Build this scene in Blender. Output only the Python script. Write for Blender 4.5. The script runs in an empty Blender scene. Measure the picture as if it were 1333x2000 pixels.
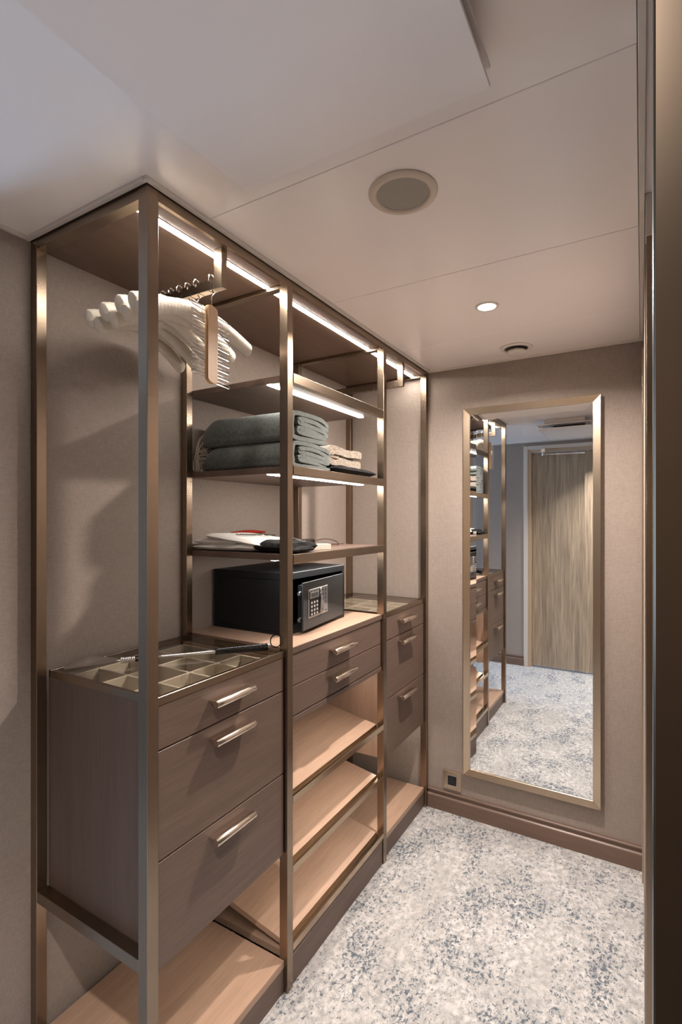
import bpy, bmesh, math, random
from mathutils import Vector, Matrix, noise as mnoise
random.seed(7)
S = bpy.context.scene
COL = S.collection
PI = math.pi

# ------------------------------------------------------------------ camera
cam_data = bpy.data.cameras.new('camera')
cam = bpy.data.objects.new('camera', cam_data)
COL.objects.link(cam)
cam.location = (.9127, 0.0, 1.4268)
cam.rotation_euler = (PI/2, 0, .5349)
cam_data.sensor_fit = 'HORIZONTAL'
cam_data.sensor_width = 24.0
cam_data.lens = 992.15/1333*24.0
cam_data.shift_y = 10.5/1333
cam_data.clip_start = .02
S.camera = cam

# ------------------------------------------------------------------ world, lights, exposure
world = bpy.data.worlds.new('world'); S.world = world
world.use_nodes = True
bg = world.node_tree.nodes['Background']
bg.inputs[0].default_value = (.50, .66, .92, 1)
bg.inputs[1].default_value = 1.0
S.view_settings.view_transform = 'Standard'
S.view_settings.look = 'None'
S.view_settings.gamma = 1
S.view_settings.use_curve_mapping = False
S.view_settings.exposure = 1.07

def area(name, loc, rot, sx, sy, power, color, shape='RECTANGLE', spread=PI):
    l = bpy.data.lights.new(name, 'AREA'); l.shape = shape
    l.size = sx
    if shape in ('RECTANGLE', 'ELLIPSE'): l.size_y = sy
    l.energy = power; l.color = color; l.spread = spread
    o = bpy.data.objects.new(name, l); COL.objects.link(o)
    o.location = loc; o.rotation_euler = rot
    return o

WARM = (1.0, .885, .79)
# daylight entering by the window at the end of the corridor on the left
area('window_daylight', (-3.02, .10, 1.25), (0, -PI/2, 0), 1.5, .78, 36.0, (.46, .70, 1.0))
# recessed ceiling lamps (the second and third hang over the part of the room behind the camera)
DOWN = [(.456, 1.752, 12.5, 2.7), (.80, .02, 9.0, 1.9)]
for i, (x, y, p, sp_) in enumerate(DOWN):
    area('ceiling_lamp_light', (x, y, 2.138), (0, 0, 0), .05, .05, p, WARM, 'DISK', sp_)

# ------------------------------------------------------------------ materials
def mat(name, color=(.5,.5,.5), rough=.5, metal=0.0, spec=.5, **kw):
    m = bpy.data.materials.new(name); m.use_nodes = True
    b = m.node_tree.nodes['Principled BSDF']
    b.inputs['Base Color'].default_value = (*color, 1)
    b.inputs['Roughness'].default_value = rough
    b.inputs['Metallic'].default_value = metal
    b.inputs['Specular IOR Level'].default_value = spec
    for k, v in kw.items():
        b.inputs[k.replace('_', ' ')].default_value = v
    return m

class N:
    """small node-graph helper"""
    def __init__(s, m):
        s.m = m; s.t = m.node_tree; s.b = s.t.nodes['Principled BSDF']
        s.tc = s.t.nodes.new('ShaderNodeTexCoord')
    def noise(s, scale, detail=3, rough=.5, vec=(1,1,1), dist=0, coord='Object'):
        mp = s.t.nodes.new('ShaderNodeMapping'); mp.inputs['Scale'].default_value = vec
        s.t.links.new(s.tc.outputs[coord], mp.inputs['Vector'])
        n = s.t.nodes.new('ShaderNodeTexNoise')
        n.inputs['Scale'].default_value = scale; n.inputs['Detail'].default_value = detail
        n.inputs['Roughness'].default_value = rough; n.inputs['Distortion'].default_value = dist
        s.t.links.new(mp.outputs[0], n.inputs['Vector'])
        return n.outputs['Fac']
    def ramp(s, fac, stops, interp='LINEAR'):
        r = s.t.nodes.new('ShaderNodeValToRGB'); r.color_ramp.interpolation = interp
        e = r.color_ramp.elements
        while len(e) < len(stops): e.new(.5)
        for el, (p, c) in zip(e, stops):
            el.position = p
            el.color = (*c, 1) if not isinstance(c, (int, float)) else (c, c, c, 1)
        s.t.links.new(fac, r.inputs[0]); return r.outputs[0]
    def mix(s, fac, a, b, mode='MIX'):
        x = s.t.nodes.new('ShaderNodeMix'); x.data_type = 'RGBA'; x.blend_type = mode
        for sock, v in ((x.inputs[0], fac), (x.inputs[6], a), (x.inputs[7], b)):
            if isinstance(v, (int, float)): sock.default_value = v
            elif isinstance(v, tuple): sock.default_value = (*v, 1)
            else: s.t.links.new(v, sock)
        return x.outputs[2]
    def math(s, op, a, b=0):
        x = s.t.nodes.new('ShaderNodeMath'); x.operation = op
        for sock, v in ((x.inputs[0], a), (x.inputs[1], b)):
            if isinstance(v, (int, float)): sock.default_value = v
            else: s.t.links.new(v, sock)
        return x.outputs[0]
    def color(s, c): s.t.links.new(c, s.b.inputs['Base Color'])
    def rough(s, c): s.t.links.new(c, s.b.inputs['Roughness'])
    def bump(s, h, strength=.3, dist=.001):
        b = s.t.nodes.new('ShaderNodeBump'); b.inputs['Strength'].default_value = strength
        b.inputs['Distance'].default_value = dist
        s.t.links.new(h, b.inputs['Height']); s.t.links.new(b.outputs[0], s.b.inputs['Normal'])

def fabric_wall(name, base):
    m = mat(name, base, .75, spec=.25); n = N(m)
    a = n.noise(1, 3, .6, (60, 60, 1500)); b = n.noise(1, 3, .6, (1300, 1300, 42))
    c = n.noise(3, 2, .5)
    h = n.math('ADD', a, b)
    k = n.ramp(h, [(.35*2/2, .0), (.65*2/2, 1.0)])
    h2 = n.math('MULTIPLY', n.math('SUBTRACT', h, .5), 1.0)
    r = n.ramp(h2, [(.28, tuple(v*.80 for v in base)), (.5, base), (.72, tuple(min(1, v*1.18) for v in base))])
    r = n.mix(n.math('MULTIPLY', c, .22), r, tuple(v*.75 for v in base))
    n.color(r); n.bump(h, .35, .0006)
    return m

def wood(name, c1, c2, axis, rough=.42, freq=420, spec=.4):
    m = mat(name, c1, rough, spec=spec); n = N(m)
    v = [freq, freq, freq]; v['xyz'.index(axis)] = freq*.022
    w = [28, 28, 28]; w['xyz'.index(axis)] = 1.2
    a = n.noise(1, 4, .6, tuple(v)); b = n.noise(1, 3, .55, tuple(w), .4)
    f = n.math('ADD', n.math('MULTIPLY', a, .6), n.math('MULTIPLY', b, .4))
    n.color(n.ramp(f, [(.34, c2), (.66, c1)]))
    n.bump(a, .12, .0004)
    return m

M = {}
M['wall'] = fabric_wall('linen wall fabric', (.325, .272, .240))
def bronze(name, base, rough, axis='z'):
    m = mat(name, base, rough, 1.0); n = N(m)
    v = [900, 900, 900]; v['xyz'.index(axis)] = 9
    a = n.noise(1, 3, .6, tuple(v)); c = n.noise(14, 3, .6)
    n.color(n.ramp(n.math('ADD', n.math('MULTIPLY', a, .5), n.math('MULTIPLY', c, .5)),
                   [(.3, tuple(x*.97 for x in base)), (.7, tuple(min(1, x*1.02) for x in base))]))
    return m
BR = (.30, .235, .178)
M['bronze'] = bronze('brushed bronze', BR, .27, 'z')
M['bronze_y'] = bronze('brushed bronze along', BR, .27, 'y')
M['bronze_ch'] = bronze('polished bronze channel', (.50, .38, .27), .22, 'y')
M['bronze_x'] = bronze('brushed bronze across', BR, .27, 'x')
M['bronze_mirror'] = bronze('champagne bronze frame', (.56, .45, .34), .27, 'z')
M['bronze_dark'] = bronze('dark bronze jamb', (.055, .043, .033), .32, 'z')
M['wood_dark_y'] = wood('dark veneer', (.165, .112, .089), (.105, .070, .055), 'y')
M['wood_dark_z'] = wood('dark veneer upright', (.128, .092, .079), (.088, .063, .053), 'z')
M['wood_panel'] = wood('top panel veneer', (.19, .125, .09), (.13, .085, .06), 'y')
M['wood_light'] = wood('pale oak veneer', (.47, .32, .235), (.34, .225, .16), 'y', .38)
M['wood_light_z'] = wood('pale oak veneer upright', (.46, .31, .23), (.34, .22, .16), 'z', .4)
M['baseboard'] = wood('stained skirting', (.185, .123, .095), (.135, .086, .066), 'x', .35)
M['door_wood'] = wood('zebrano door veneer', (.50, .40, .29), (.17, .13, .10), 'z', .4, 190)
M['chrome'] = mat('chrome', (.78, .78, .80), .12, 1)
M['nickel'] = mat('satin nickel', (.72, .64, .56), .20, 1)
M['mirror'] = mat('mirror silver', (.90, .93, .95), .0, 1)
M['black_plastic'] = mat('black plastic', (.012, .012, .013), .35)
M['black_gloss'] = mat('black gloss', (.01, .01, .012), .12)
M['white_paint'] = mat('white metal trim', (.66, .61, .56), .35)
M['door_white'] = mat('pale door casing', (.62, .56, .50), .4)

m = mat('painted ceiling', (.88, .825, .805), .23, spec=.5); n = N(m)
n.bump(n.noise(1400, 1, .5), .04, .0003); M['ceiling'] = m

m = mat('speckled carpet', (.6,.55,.5), .95, spec=.1); n = N(m)
base = n.ramp(n.noise(44, 8, .78, (1, .8, 1)), [(.37, (.36, .355, .355)), (.465, (.50, .495, .495)), (.53, (.66, .65, .65)), (.61, (.77, .755, .75))])
big = n.noise(7, 3, .6, (1, .6, 1))
base = n.mix(n.ramp(big, [(.38, .50), (.60, 0.0)]), base, (.40, .395, .39))
clus = n.ramp(n.noise(7, 3, .6, (1, .55, 1)), [(.38, 0.0), (.64, 1.0)])
fl = n.noise(82, 6, .78, (1, .72, 1), .3)
fleck = n.ramp(n.math('ADD', fl, n.math('MULTIPLY', clus, .11)), [(.605, 0.0), (.628, .95)])
fleck2 = n.ramp(n.math('ADD', n.noise(85, 6, .78, (1.2, .7, 1)), n.math('MULTIPLY', clus, .11)), [(.60, 0.0), (.65, .5)])
col = n.mix(fleck2, base, (.31, .33, .36))
col = n.mix(fleck, col, (.115, .145, .185))
dots = n.ramp(n.noise(170, 1, .5, (1, 1, 1)), [(.755, 0.0), (.77, 1.0)])
col = n.mix(dots, col, (.03, .03, .035))
grain = n.noise(700, 2, .6)
col = n.mix(.35, col, n.ramp(grain, [(.3, .35), (.7, .95)]), 'MULTIPLY')
n.color(col); n.bump(grain, .6, .002); M['carpet'] = m

def wool(name, c1, c2, scale=500, sheen=.3):
    m = mat(name, c1, .95, spec=.1, Sheen_Weight=sheen, Sheen_Roughness=.4); n = N(m)
    a = n.noise(scale, 2, .7); b = n.noise(90, 3, .6)
    f = n.math('ADD', n.math('MULTIPLY', a, .6), n.math('MULTIPLY', b, .4))
    n.color(n.ramp(f, [(.36, c2), (.62, c1)])); n.bump(f, .8, .0025)
    return m
M['wool'] = wool('grey green wool', (.185, .205, .198), (.085, .096, .094))
M['tweed'] = wool('oatmeal tweed', (.40, .34, .28), (.09, .072, .06), 420)
M['black_knit'] = wool('black knit', (.022, .023, .025), (.008, .008, .009), 500, 0)
M['fringe'] = mat('oatmeal fringe yarn', (.46, .39, .32), .85)
m = mat('ivory satin', (.74, .675, .575), .32, spec=.5, Sheen_Weight=.3); n = N(m)
n.bump(n.math('ADD', n.noise(1, 3, .6, (40, 230, 30), .6), n.noise(1, 2, .6, (60, 90, 60))), .5, .003); M['satin'] = m
m = mat('white cotton', (.74, .71, .67), .85, spec=.2); n = N(m)
n.bump(n.noise(60, 4, .6), .4, .004); M['cotton'] = m
m = mat('black cotton', (.010, .010, .010), .85, spec=.15); n = N(m)
n.bump(n.noise(50, 4, .6), .6, .006); M['black_cotton'] = m
m = mat('beige suede liner', (.48, .415, .335), .9, spec=.1); n = N(m)
n.bump(n.noise(500, 2, .6), .4, .001); M['suede'] = m
M['safe'] = mat('charcoal powder coat', (.010, .012, .015), .45, spec=.35)
M['safe_door'] = mat('graphite safe door', (.040, .045, .050), .42, spec=.5)
M['keypad'] = mat('silver keypad plate', (.45, .44, .43), .35, .6)
M['lcd'] = mat('grey display', (.20, .23, .26), .2)
M['blue'] = mat('blue pictogram', (.03, .13, .32), .4)
M['key'] = mat('grey key', (.50, .50, .50), .35)
M['red'] = mat('red lacquer', (.35, .006, .01), .15)
M['gold'] = mat('polished brass', (.85, .60, .25), .15, 1)
M['beech'] = wood('beech wood', (.60, .36, .18), (.50, .28, .13), 'z', .4)
M['card'] = mat('cream card box', (.74, .68, .60), .6)
M['ink'] = mat('black ink', (.02, .02, .02), .7)
M['white_ink'] = mat('white ink', (.75, .75, .75), .7)
m = mat('speaker mesh', (.27, .245, .21), .6); n = N(m)
n.color(n.ramp(n.noise(2200, 0, .5), [(.38, (.24, .22, .19)), (.62, (.40, .37, .32))])); M['speaker'] = m
m = mat('glass', (.93, .96, .94), .0, spec=.5); m.node_tree.nodes['Principled BSDF'].inputs['Transmission Weight'].default_value = 1.0
m.node_tree.nodes['Principled BSDF'].inputs['IOR'].default_value = 1.5
# thin pane: transparent + fresnel reflection, so light passes straight through
t = m.node_tree; t.nodes.clear()
out = t.nodes.new('ShaderNodeOutputMaterial'); mx = t.nodes.new('ShaderNodeMixShader')
tr = t.nodes.new('ShaderNodeBsdfTransparent'); tr.inputs[0].default_value = (.97, .97, .955, 1)
gl = t.nodes.new('ShaderNodeBsdfGlossy'); gl.inputs['Roughness'].default_value = .0
fr = t.nodes.new('ShaderNodeFresnel'); fr.inputs[0].default_value = 1.5
geo = t.nodes.new('ShaderNodeNewGeometry'); sb = t.nodes.new('ShaderNodeMath'); sb.operation = 'SUBTRACT'; sb.inputs[0].default_value = 1
t.links.new(geo.outputs['Backfacing'], sb.inputs[1]); ml = t.nodes.new('ShaderNodeMath'); ml.operation = 'MULTIPLY'
t.links.new(fr.outputs[0], ml.inputs[0]); t.links.new(sb.outputs[0], ml.inputs[1]); t.links.new(ml.outputs[0], mx.inputs[0]); t.links.new(tr.outputs[0], mx.inputs[1]); t.links.new(gl.outputs[0], mx.inputs[2])
t.links.new(mx.outputs[0], out.inputs[0]); M['glass'] = m
def emit(name, color, strength):
    m = bpy.data.materials.new(name); m.use_nodes = True
    b = m.node_tree.nodes['Principled BSDF']
    b.inputs['Base Color'].default_value = (.8, .8, .8, 1)
    b.inputs['Emission Color'].default_value = (*color, 1)
    b.inputs['Emission Strength'].default_value = strength
    return m
M['led'] = emit('led strip diffuser', (1.0, .90, .80), 42)
M['led_shelf'] = emit('shelf led diffuser', (1.0, .92, .84), 34)
M['led_low'] = emit('low led diffuser', (1.0, .88, .76), 16)
M['lamp_glow'] = emit('downlight lens', (1.0, .86, .62), 12)

# ------------------------------------------------------------------ object helpers
ORG = {}
def org(p):
    while p is not None:
        if p.name in ORG: return ORG[p.name]
        p = p.parent
    return Vector((0, 0, 0))

def thing(name, label=None, cat=None, loc=(0,0,0), group=None, kind=None):
    o = bpy.data.objects.new(name, None); COL.objects.link(o); o.location = loc
    o.empty_display_size = .05
    ORG[o.name] = Vector(loc)
    tag(o, label, cat, group, kind); return o
def tag(o, label=None, cat=None, group=None, kind=None):
    if label: o['label'] = label
    if cat: o['category'] = cat
    if group: o['group'] = group
    if kind: o['kind'] = kind
    return o
def obj(name, bm, material, parent=None, smooth=False, label=None):
    o_ = org(parent) if parent else Vector((0,0,0))
    if o_.length > 0: bmesh.ops.translate(bm, verts=bm.verts, vec=-o_)
    bmesh.ops.recalc_face_normals(bm, faces=bm.faces)
    me = bpy.data.meshes.new(name); bm.to_mesh(me); bm.free()
    for p in me.polygons: p.use_smooth = smooth
    if smooth:
        try: me.set_sharp_from_angle(angle=math.radians(40))
        except Exception: pass
    me.materials.append(material)
    o = bpy.data.objects.new(name, me); COL.objects.link(o)
    if parent: o.parent = parent
    if label: o['label'] = label
    return o
def addbox(bm, x0, x1, y0, y1, z0, z1, bev=0, mtx=None):
    r = bmesh.ops.create_cube(bm, size=1)
    vs = r['verts']
    for v in vs:
        v.co = Vector(((x0+x1)/2+v.co.x*(x1-x0), (y0+y1)/2+v.co.y*(y1-y0), (z0+z1)/2+v.co.z*(z1-z0)))
    if bev > 0:
        es = list({e for v in vs for e in v.link_edges})
        rr = bmesh.ops.bevel(bm, geom=es, offset=bev, segments=1, affect='EDGES', profile=.5)
        vs = rr['verts'] if mtx else vs
    if mtx is not None:
        bmesh.ops.transform(bm, matrix=mtx, verts=list({v for v in vs if v.is_valid}))
    return bm
def box(name, x0, x1, y0, y1, z0, z1, material, parent=None, bev=.0008, label=None):
    return obj(name, addbox(bmesh.new(), x0, x1, y0, y1, z0, z1, bev), material, parent, label=label)
def tube(bm, pts, r, seg=8, cap=True):
    """tube along a 3D polyline; r a number or list"""
    pts = [Vector(p) for p in pts]; n_ = len(pts)
    rs = r if isinstance(r, (list, tuple)) else [r]*n_
    prev = None; rings = []
    for i, p in enumerate(pts):
        t = (pts[min(i+1, n_-1)]-pts[max(i-1, 0)])
        if t.length < 1e-9: t = Vector((0,0,1))
        t.normalize()
        if prev is None:
            a = Vector((0,0,1)) if abs(t.z) < .9 else Vector((1,0,0))
            u = t.cross(a).normalized()
        else:
            u = (prev - t*prev.dot(t))
            u = u.normalized() if u.length > 1e-6 else t.orthogonal().normalized()
        prev = u; w = t.cross(u)
        rings.append([bm.verts.new(p+(u*math.cos(2*PI*k/seg)+w*math.sin(2*PI*k/seg))*rs[i]) for k in range(seg)])
    for a, b in zip(rings, rings[1:]):
        for k in range(seg):
            bm.faces.new((a[k], a[(k+1) % seg], b[(k+1) % seg], b[k]))
    if cap:
        bm.faces.new(rings[0]); bm.faces.new(rings[-1])
    return bm
def lathe(bm, prof, center, axis='z', seg=32):
    """revolve (r, h) profile"""
    c = Vector(center); rings = []
    for r, h in prof:
        ring = []
        for k in range(seg):
            a = 2*PI*k/seg; u, v = r*math.cos(a), r*math.sin(a)
            d = {'z': (u, v, h), 'y': (u, h, v), 'x': (h, u, v)}[axis]
            ring.append(bm.verts.new(c+Vector(d)))
        rings.append(ring)
    for a, b in zip(rings, rings[1:]):
        for k in range(seg): bm.faces.new((a[k], a[(k+1) % seg], b[(k+1) % seg], b[k]))
    bm.faces.new(rings[0]); bm.faces.new(rings[-1])
    return bm
def spline(pts, sub=8):
    pts = [Vector(p) for p in pts]; out = []
    for i in range(len(pts)-1):
        p0 = pts[max(i-1, 0)]; p1 = pts[i]; p2 = pts[i+1]; p3 = pts[min(i+2, len(pts)-1)]
        for k in range(sub):
            t = k/sub
            out.append(.5*((2*p1)+(p2-p0)*t+(2*p0-5*p1+4*p2-p3)*t*t+(3*p1-p0-3*p2+p3)*t**3))
    out.append(pts[-1]); return out
def structure(o): o['kind'] = 'structure'; return o

H = 2.15
XB = -.457          # wall behind the wardrobe
YF = 2.392          # far wall
YB = -.35           # wall behind the camera
XR = .9193          # right wall
P_Y = [(.725, .755), (1.226, 1.254), (1.885, 1.913), (2.362, 2.392)]

# ------------------------------------------------------------------ setting
structure(box('floor', -3.1, 1.5, YB-.12, YF+.1, -.05, 0, M['carpet'], bev=0))
wf = structure(box('wall_far', XB-.1, XR+.5, YF, YF+.1, 0, H+.1, M['wall'], bev=0))
structure(box('wall_left', XB-.10, XB, .55, YF, 0, H+.1, M['wall'], bev=0))
structure(box('wall_corridor', -3.0, XB-.10, .55, .65, 0, H+.1, M['wall'], bev=0))
bm = bmesh.new()                                     # back wall with the door opening
DX0, DX1, DZ = -.024, .93, 2.045
addbox(bm, -3.1, DX0-.0, YB-.1, YB, 0, H+.1); addbox(bm, DX1, 1.5, YB-.1, YB, 0, H+.1); addbox(bm, DX0, DX1, YB-.1, YB, DZ+.03, H+.1)
structure(obj('wall_back', bm, M['wall']))
bm = bmesh.new()
addbox(bm, XR, XR+.06, 1.365, YF, 0, H+.1)
structure(obj('wall_right', bm, M['wall']))
bm = bmesh.new()
addbox(bm, 1.42, 1.5, YB, 1.365, 0, H+.1); addbox(bm, XR+.06, 1.5, 1.365, 1.42, 0, H+.1)
structure(obj('wall_cabin', bm, M['wall']))

# ceiling: separate painted metal panels with narrow seams
ceil = structure(thing('ceiling', loc=(0, 0, H)))
G = .0012
def cpanel(x0, x1, y0, y1, name='ceiling_panel', dz=0):
    box(name, x0+G, x1-G, y0+G, y1-G, H+dz, H+.03+dz, M['ceiling'], ceil, bev=.0012)
ys = [YB, .897, 1.462, 2.03, YF-.006]
for a, b in zip(ys[1:], ys[2:]):
    cpanel(.012, XR-.012, a, b)
bm = bmesh.new(); addbox(bm, -3.1, XR-.012-G, YB+G, .712, H, H+.03); addbox(bm, .012, XR-.012-G, .712, .897-G, H, H+.03)
obj('ceiling_panel', bm, M['ceiling'], ceil)
cpanel(XR-.012, 1.45, YB, YF-.006)
cpanel(XB-.1, .012, .713, YF)
box('ceiling_backing', -3.1, 1.5, YB-.1, YF+.1, H+.031, H+.05, M['black_plastic'], ceil, bev=0)

def trim(name, *b):
    return structure(box(name, *b, M['white_paint'], bev=.001))
trim('trim_1', 0.002, .014, .713, YF-.002, H-.008, H+.004)
trim('trim_2', XB, .002, .710, .722, H-.008, H+.004)
trim('trim_3', XB+.0, XB+.012, .55, .710, H-.008, H+.004)
trim('trim_4', .014, XR-.012, YF-.012, YF-.001, H-.009, H+.004)
trim('trim_5', XR-.012, XR-.0005, .45, YF-.001, H-.009, H+.004)
trim('trim_6', -3.0, .0, YB+.0005, YB+.012, H-.010, H+.002)
trim('trim_7', .0, 1.4, YB+.0005, YB+.012, H-.010, H+.002)

def skirting(name, p0, p1, nrm, material):
    """profiled skirting board from p0 to p1 on the floor, nrm = outward direction"""
    prof = [(0, 0), (.016, 0), (.016, .062), (.014, .066), (.009, .070), (.0075, .076), (.009, .082), (.013, .086), (.013, .091), (.009, .095), (0, .095)]
    bm = bmesh.new(); p0 = Vector(p0); p1 = Vector(p1); nn = Vector(nrm)
    A = [bm.verts.new(p0+nn*u+Vector((0,0,v+.0005))) for u, v in prof]; B = [bm.verts.new(p1+nn*u+Vector((0,0,v+.0005))) for u, v in prof]
    k = len(prof)
    for i in range(k): bm.faces.new((A[i], A[(i+1) % k], B[(i+1) % k], B[i]))
    bm.faces.new(A); bm.faces.new(B)
    return structure(obj(name, bm, material))
skirting('baseboard_far', (.0015, YF, 0), (XR-.001, YF, 0), (0, -1, 0), M['baseboard'])
M['baseboard_y'] = wood('stained skirting along', (.185, .123, .095), (.135, .086, .066), 'y', .35)
skirting('baseboard_left', (XB, .551, 0), (XB, .7235, 0), (1, 0, 0), M['baseboard_y'])
skirting('baseboard_back', (-3.0, YB, 0), (DX0-.06, YB, 0), (0, 1, 0), M['baseboard'])

# entrance door behind the camera, seen in the mirror
d1 = structure(thing('door_1', loc=(.43, YB, 0)))
bm = bmesh.new()
addbox(bm, DX0-.058, DX0-.022, YB+.0005, YB+.012, 0.001, DZ+.062, .002)
addbox(bm, DX1+.022, DX1+.058, YB+.0005, YB+.012, 0.001, DZ+.062, .002)
addbox(bm, DX0-.022, DX1+.022, YB+.0005, YB+.012, DZ+.028, DZ+.062, .002)
obj('door_casing', bm, M['door_white'], d1)
M['jamb_tan'] = mat('tan door jamb', (.50, .38, .27), .4)
bm = bmesh.new()
addbox(bm, DX0-.022, DX0+.010, YB-.09, YB+.004, 0.001, DZ+.028, .001); addbox(bm, DX1-.010, DX1+.022, YB-.09, YB+.004, 0.001, DZ+.028, .001)
addbox(bm, DX0+.010, DX1-.010, YB-.09, YB+.004, DZ, DZ+.028, .001)
obj('door_jamb', bm, M['jamb_tan'], d1)
box('door_leaf', DX0+.012, DX1-.012, YB-.065, YB-.025, .012, DZ-.004, M['door_wood'], d1, .002)
box('threshold', DX0+.010, DX1-.010, YB-.07, YB-.002, .0008, .007, M['chrome'], d1)
cl = box('door_closer', .075, .115, YB+.004, YB+.03, DZ-.01, DZ+.028, M['nickel'], d1, .002)
bm = bmesh.new()
tube(bm, [(.095, YB+.02, DZ-.014), (.095, YB+.02, DZ-.04)], .012, 12)
tube(bm, [(.095, YB+.02, DZ-.028), (.47, YB+.01, DZ-.032)], .006, 8)
tube(bm, [(.36, YB+.012, DZ-.03), (.47, YB+.01, DZ-.032)], .009, 8)
tube(bm, [(.47, YB+.025, DZ-.02), (.47, YB-.02, DZ-.04)], .014, 12)
obj('closer_arm', bm, M['chrome'], cl, True)
hd = box('door_lock', DX1-.10, DX1-.055, YB-.025, YB-.017, .95, 1.20, M['nickel'], d1, .002)
bm = bmesh.new(); tube(bm, [(DX1-.078, YB-.02, 1.03), (DX1-.078, YB+.03, 1.03), (DX1-.19, YB+.03, 1.03)], .009, 10)
obj('door_handle', bm, M['nickel'], hd, True)

# window at the end of the corridor (out of view, lets the daylight in)
w1 = structure(thing('window_1', loc=(-3.05, .1, 0)))
bm = bmesh.new()
addbox(bm, -3.1, -3.0, YB, -.30, 0, H+.1); addbox(bm, -3.1, -3.0, .50, .65, 0, H+.1); addbox(bm, -3.1, -3.0, -.30, .50, 0, .50); addbox(bm, -3.1, -3.0, -.30, .50, 2.0, H+.1)
obj('window_wall', bm, M['wall'], w1)
bm = bmesh.new()
for b in ((-3.09, -3.05, -.30, -.27, .5, 2.0), (-3.09, -3.05, .47, .50, .5, 2.0), (-3.09, -3.05, -.27, .47, .5, .53), (-3.09, -3.05, -.27, .47, 1.97, 2.0)): addbox(bm, *b, .002)
obj('window_frame', bm, M['white_paint'], w1)
box('window_pane', -3.072, -3.068, -.27, .47, .53, 1.97, M['glass'], w1, 0)

# doorway on the right, beside the camera
d2 = structure(thing('door_2', loc=(XR, .9, 0)))
box('near_jamb', .9188, 1.42, .36, .40, 0.0005, H-.001, M['bronze_dark'], d2, .0012)
box('far_jamb', .9215, .975, 1.325, 1.363, 0.0005, 2.055, M['bronze'], d2, .001)
box('jamb_strip', .9135, .9205, 2.30, 2.372, 0.0005, 2.09, M['bronze_mirror'], d2, .001)
box('door_header', .9200, 1.42, 1.322, 1.365, 2.055, H-.001, M['white_paint'], d2, .001)

# ------------------------------------------------------------------ wardrobe frame
W = thing('open_wardrobe', 'tall open wardrobe frame of square bronze posts along the left wall', 'wardrobe', (-.23, 1.56, 0))
for (a, b) in P_Y:
    y1 = min(b, YF-.0008)
    box('post', -.030, 0, a, y1, .0006, H-.001, M['bronze'], W, .0010)
    box('post', XB+.0006, XB+.029, a, min(a+.026, y1), .0006, H-.001, M['bronze'], W, .0010)
SEC = [(.755, 1.226), (1.254, 1.885), (1.913, 2.362)]
for (a, b) in SEC:
    box('front_beam', -.012, -.0004, a+.0002, b-.0002, 2.120, H-.001, M['bronze_y'], W, .0008)
    box('top_panel', XB+.001, -.0124, a+.0002, b-.0002, 2.1305, H-.002, M['wood_panel'], W, .0005)
    # recessed light strip
    pr = box('light_strip', -.086, -.064, a+.003, b-.003, 2.1290, 2.1304, M['white_paint'], W, .0003)
    box('diffuser', -.084, -.066, a+.004, b-.004, 2.1278, 2.1289, M['led'], pr, 0, label='glowing white diffuser')
for (a, b) in P_Y:
    box('cross_beam', XB+.0295, -.0305, a+.001, min(b, YF-.001)-.001, 2.119, H-.001, M['bronze_x'], W, .0008)
box('end_rail', XB+.0295, -.0305, .7255, .7545, .434, .463, M['bronze_x'], W, .0008)

# hanging rods
def rod(y, yw):
    bm = bmesh.new()
    addbox(bm, -.046, -.018, y, y+yw, 2.021, 2.1255, .0008)
    addbox(bm, XB+.002, -.0461, y, y+yw, 2.021, 2.050, .0008)
    r = obj('hanging_rod', bm, M['bronze_x'], W)
    bm = bmesh.new()
    for k in range(11):
        x = -.064-.034*k
        addbox(bm, x-.0012, x+.0012, y-.0003, y+yw+.0003, 2.0207, 2.0309)
        addbox(bm, x-.0012, x+.0012, y-.0003, y+yw+.0003, 2.0440, 2.0503)
    obj('hanging_notches', bm, M['black_plastic'], r)['kind'] = 'stuff'
    return r
rod(.968, .020); rod(2.120, .018)

# shelves in the middle bay
def shelf(zt, th, lip, led=True):
    s = box('shelf', XB+.001, -.0205, 1.2545, 1.8845, zt-.020, zt, M['wood_dark_y'], W, .0006)
    box('shelf_edge', -.0200, .0010, 1.2555, 1.8835, zt-lip, zt+.0004, M['bronze_y'], s, .0015)
    if led:
        st = box('light_strip', -.106, -.034, 1.257, 1.878, zt-.0215, zt-.0201, M['keypad'], s, .0004)
        box('diffuser', -.104, -.086, 1.258, 1.868, zt-.0238, zt-.0216, M['led_shelf'], s, 0, label='glowing white diffuser')
        box('light_cap', -.104, -.086, 1.8685, 1.876, zt-.0238, zt-.0216, M['white_paint'], s, .0004)
    return s
shelf(1.866, .02, .030); shelf(1.584, .02, .027); shelf(1.313, .02, .029, False)
# slim light under the lowest shelf, over the safe
s3 = box('light_strip', -.106, -.082, 1.275, 1.86, 1.2900, 1.2925, M['nickel'], W, .0004)
box('diffuser', -.102, -.086, 1.277, 1.858, 1.2888, 1.2899, M['led_shelf'], s3, 0)

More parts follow.
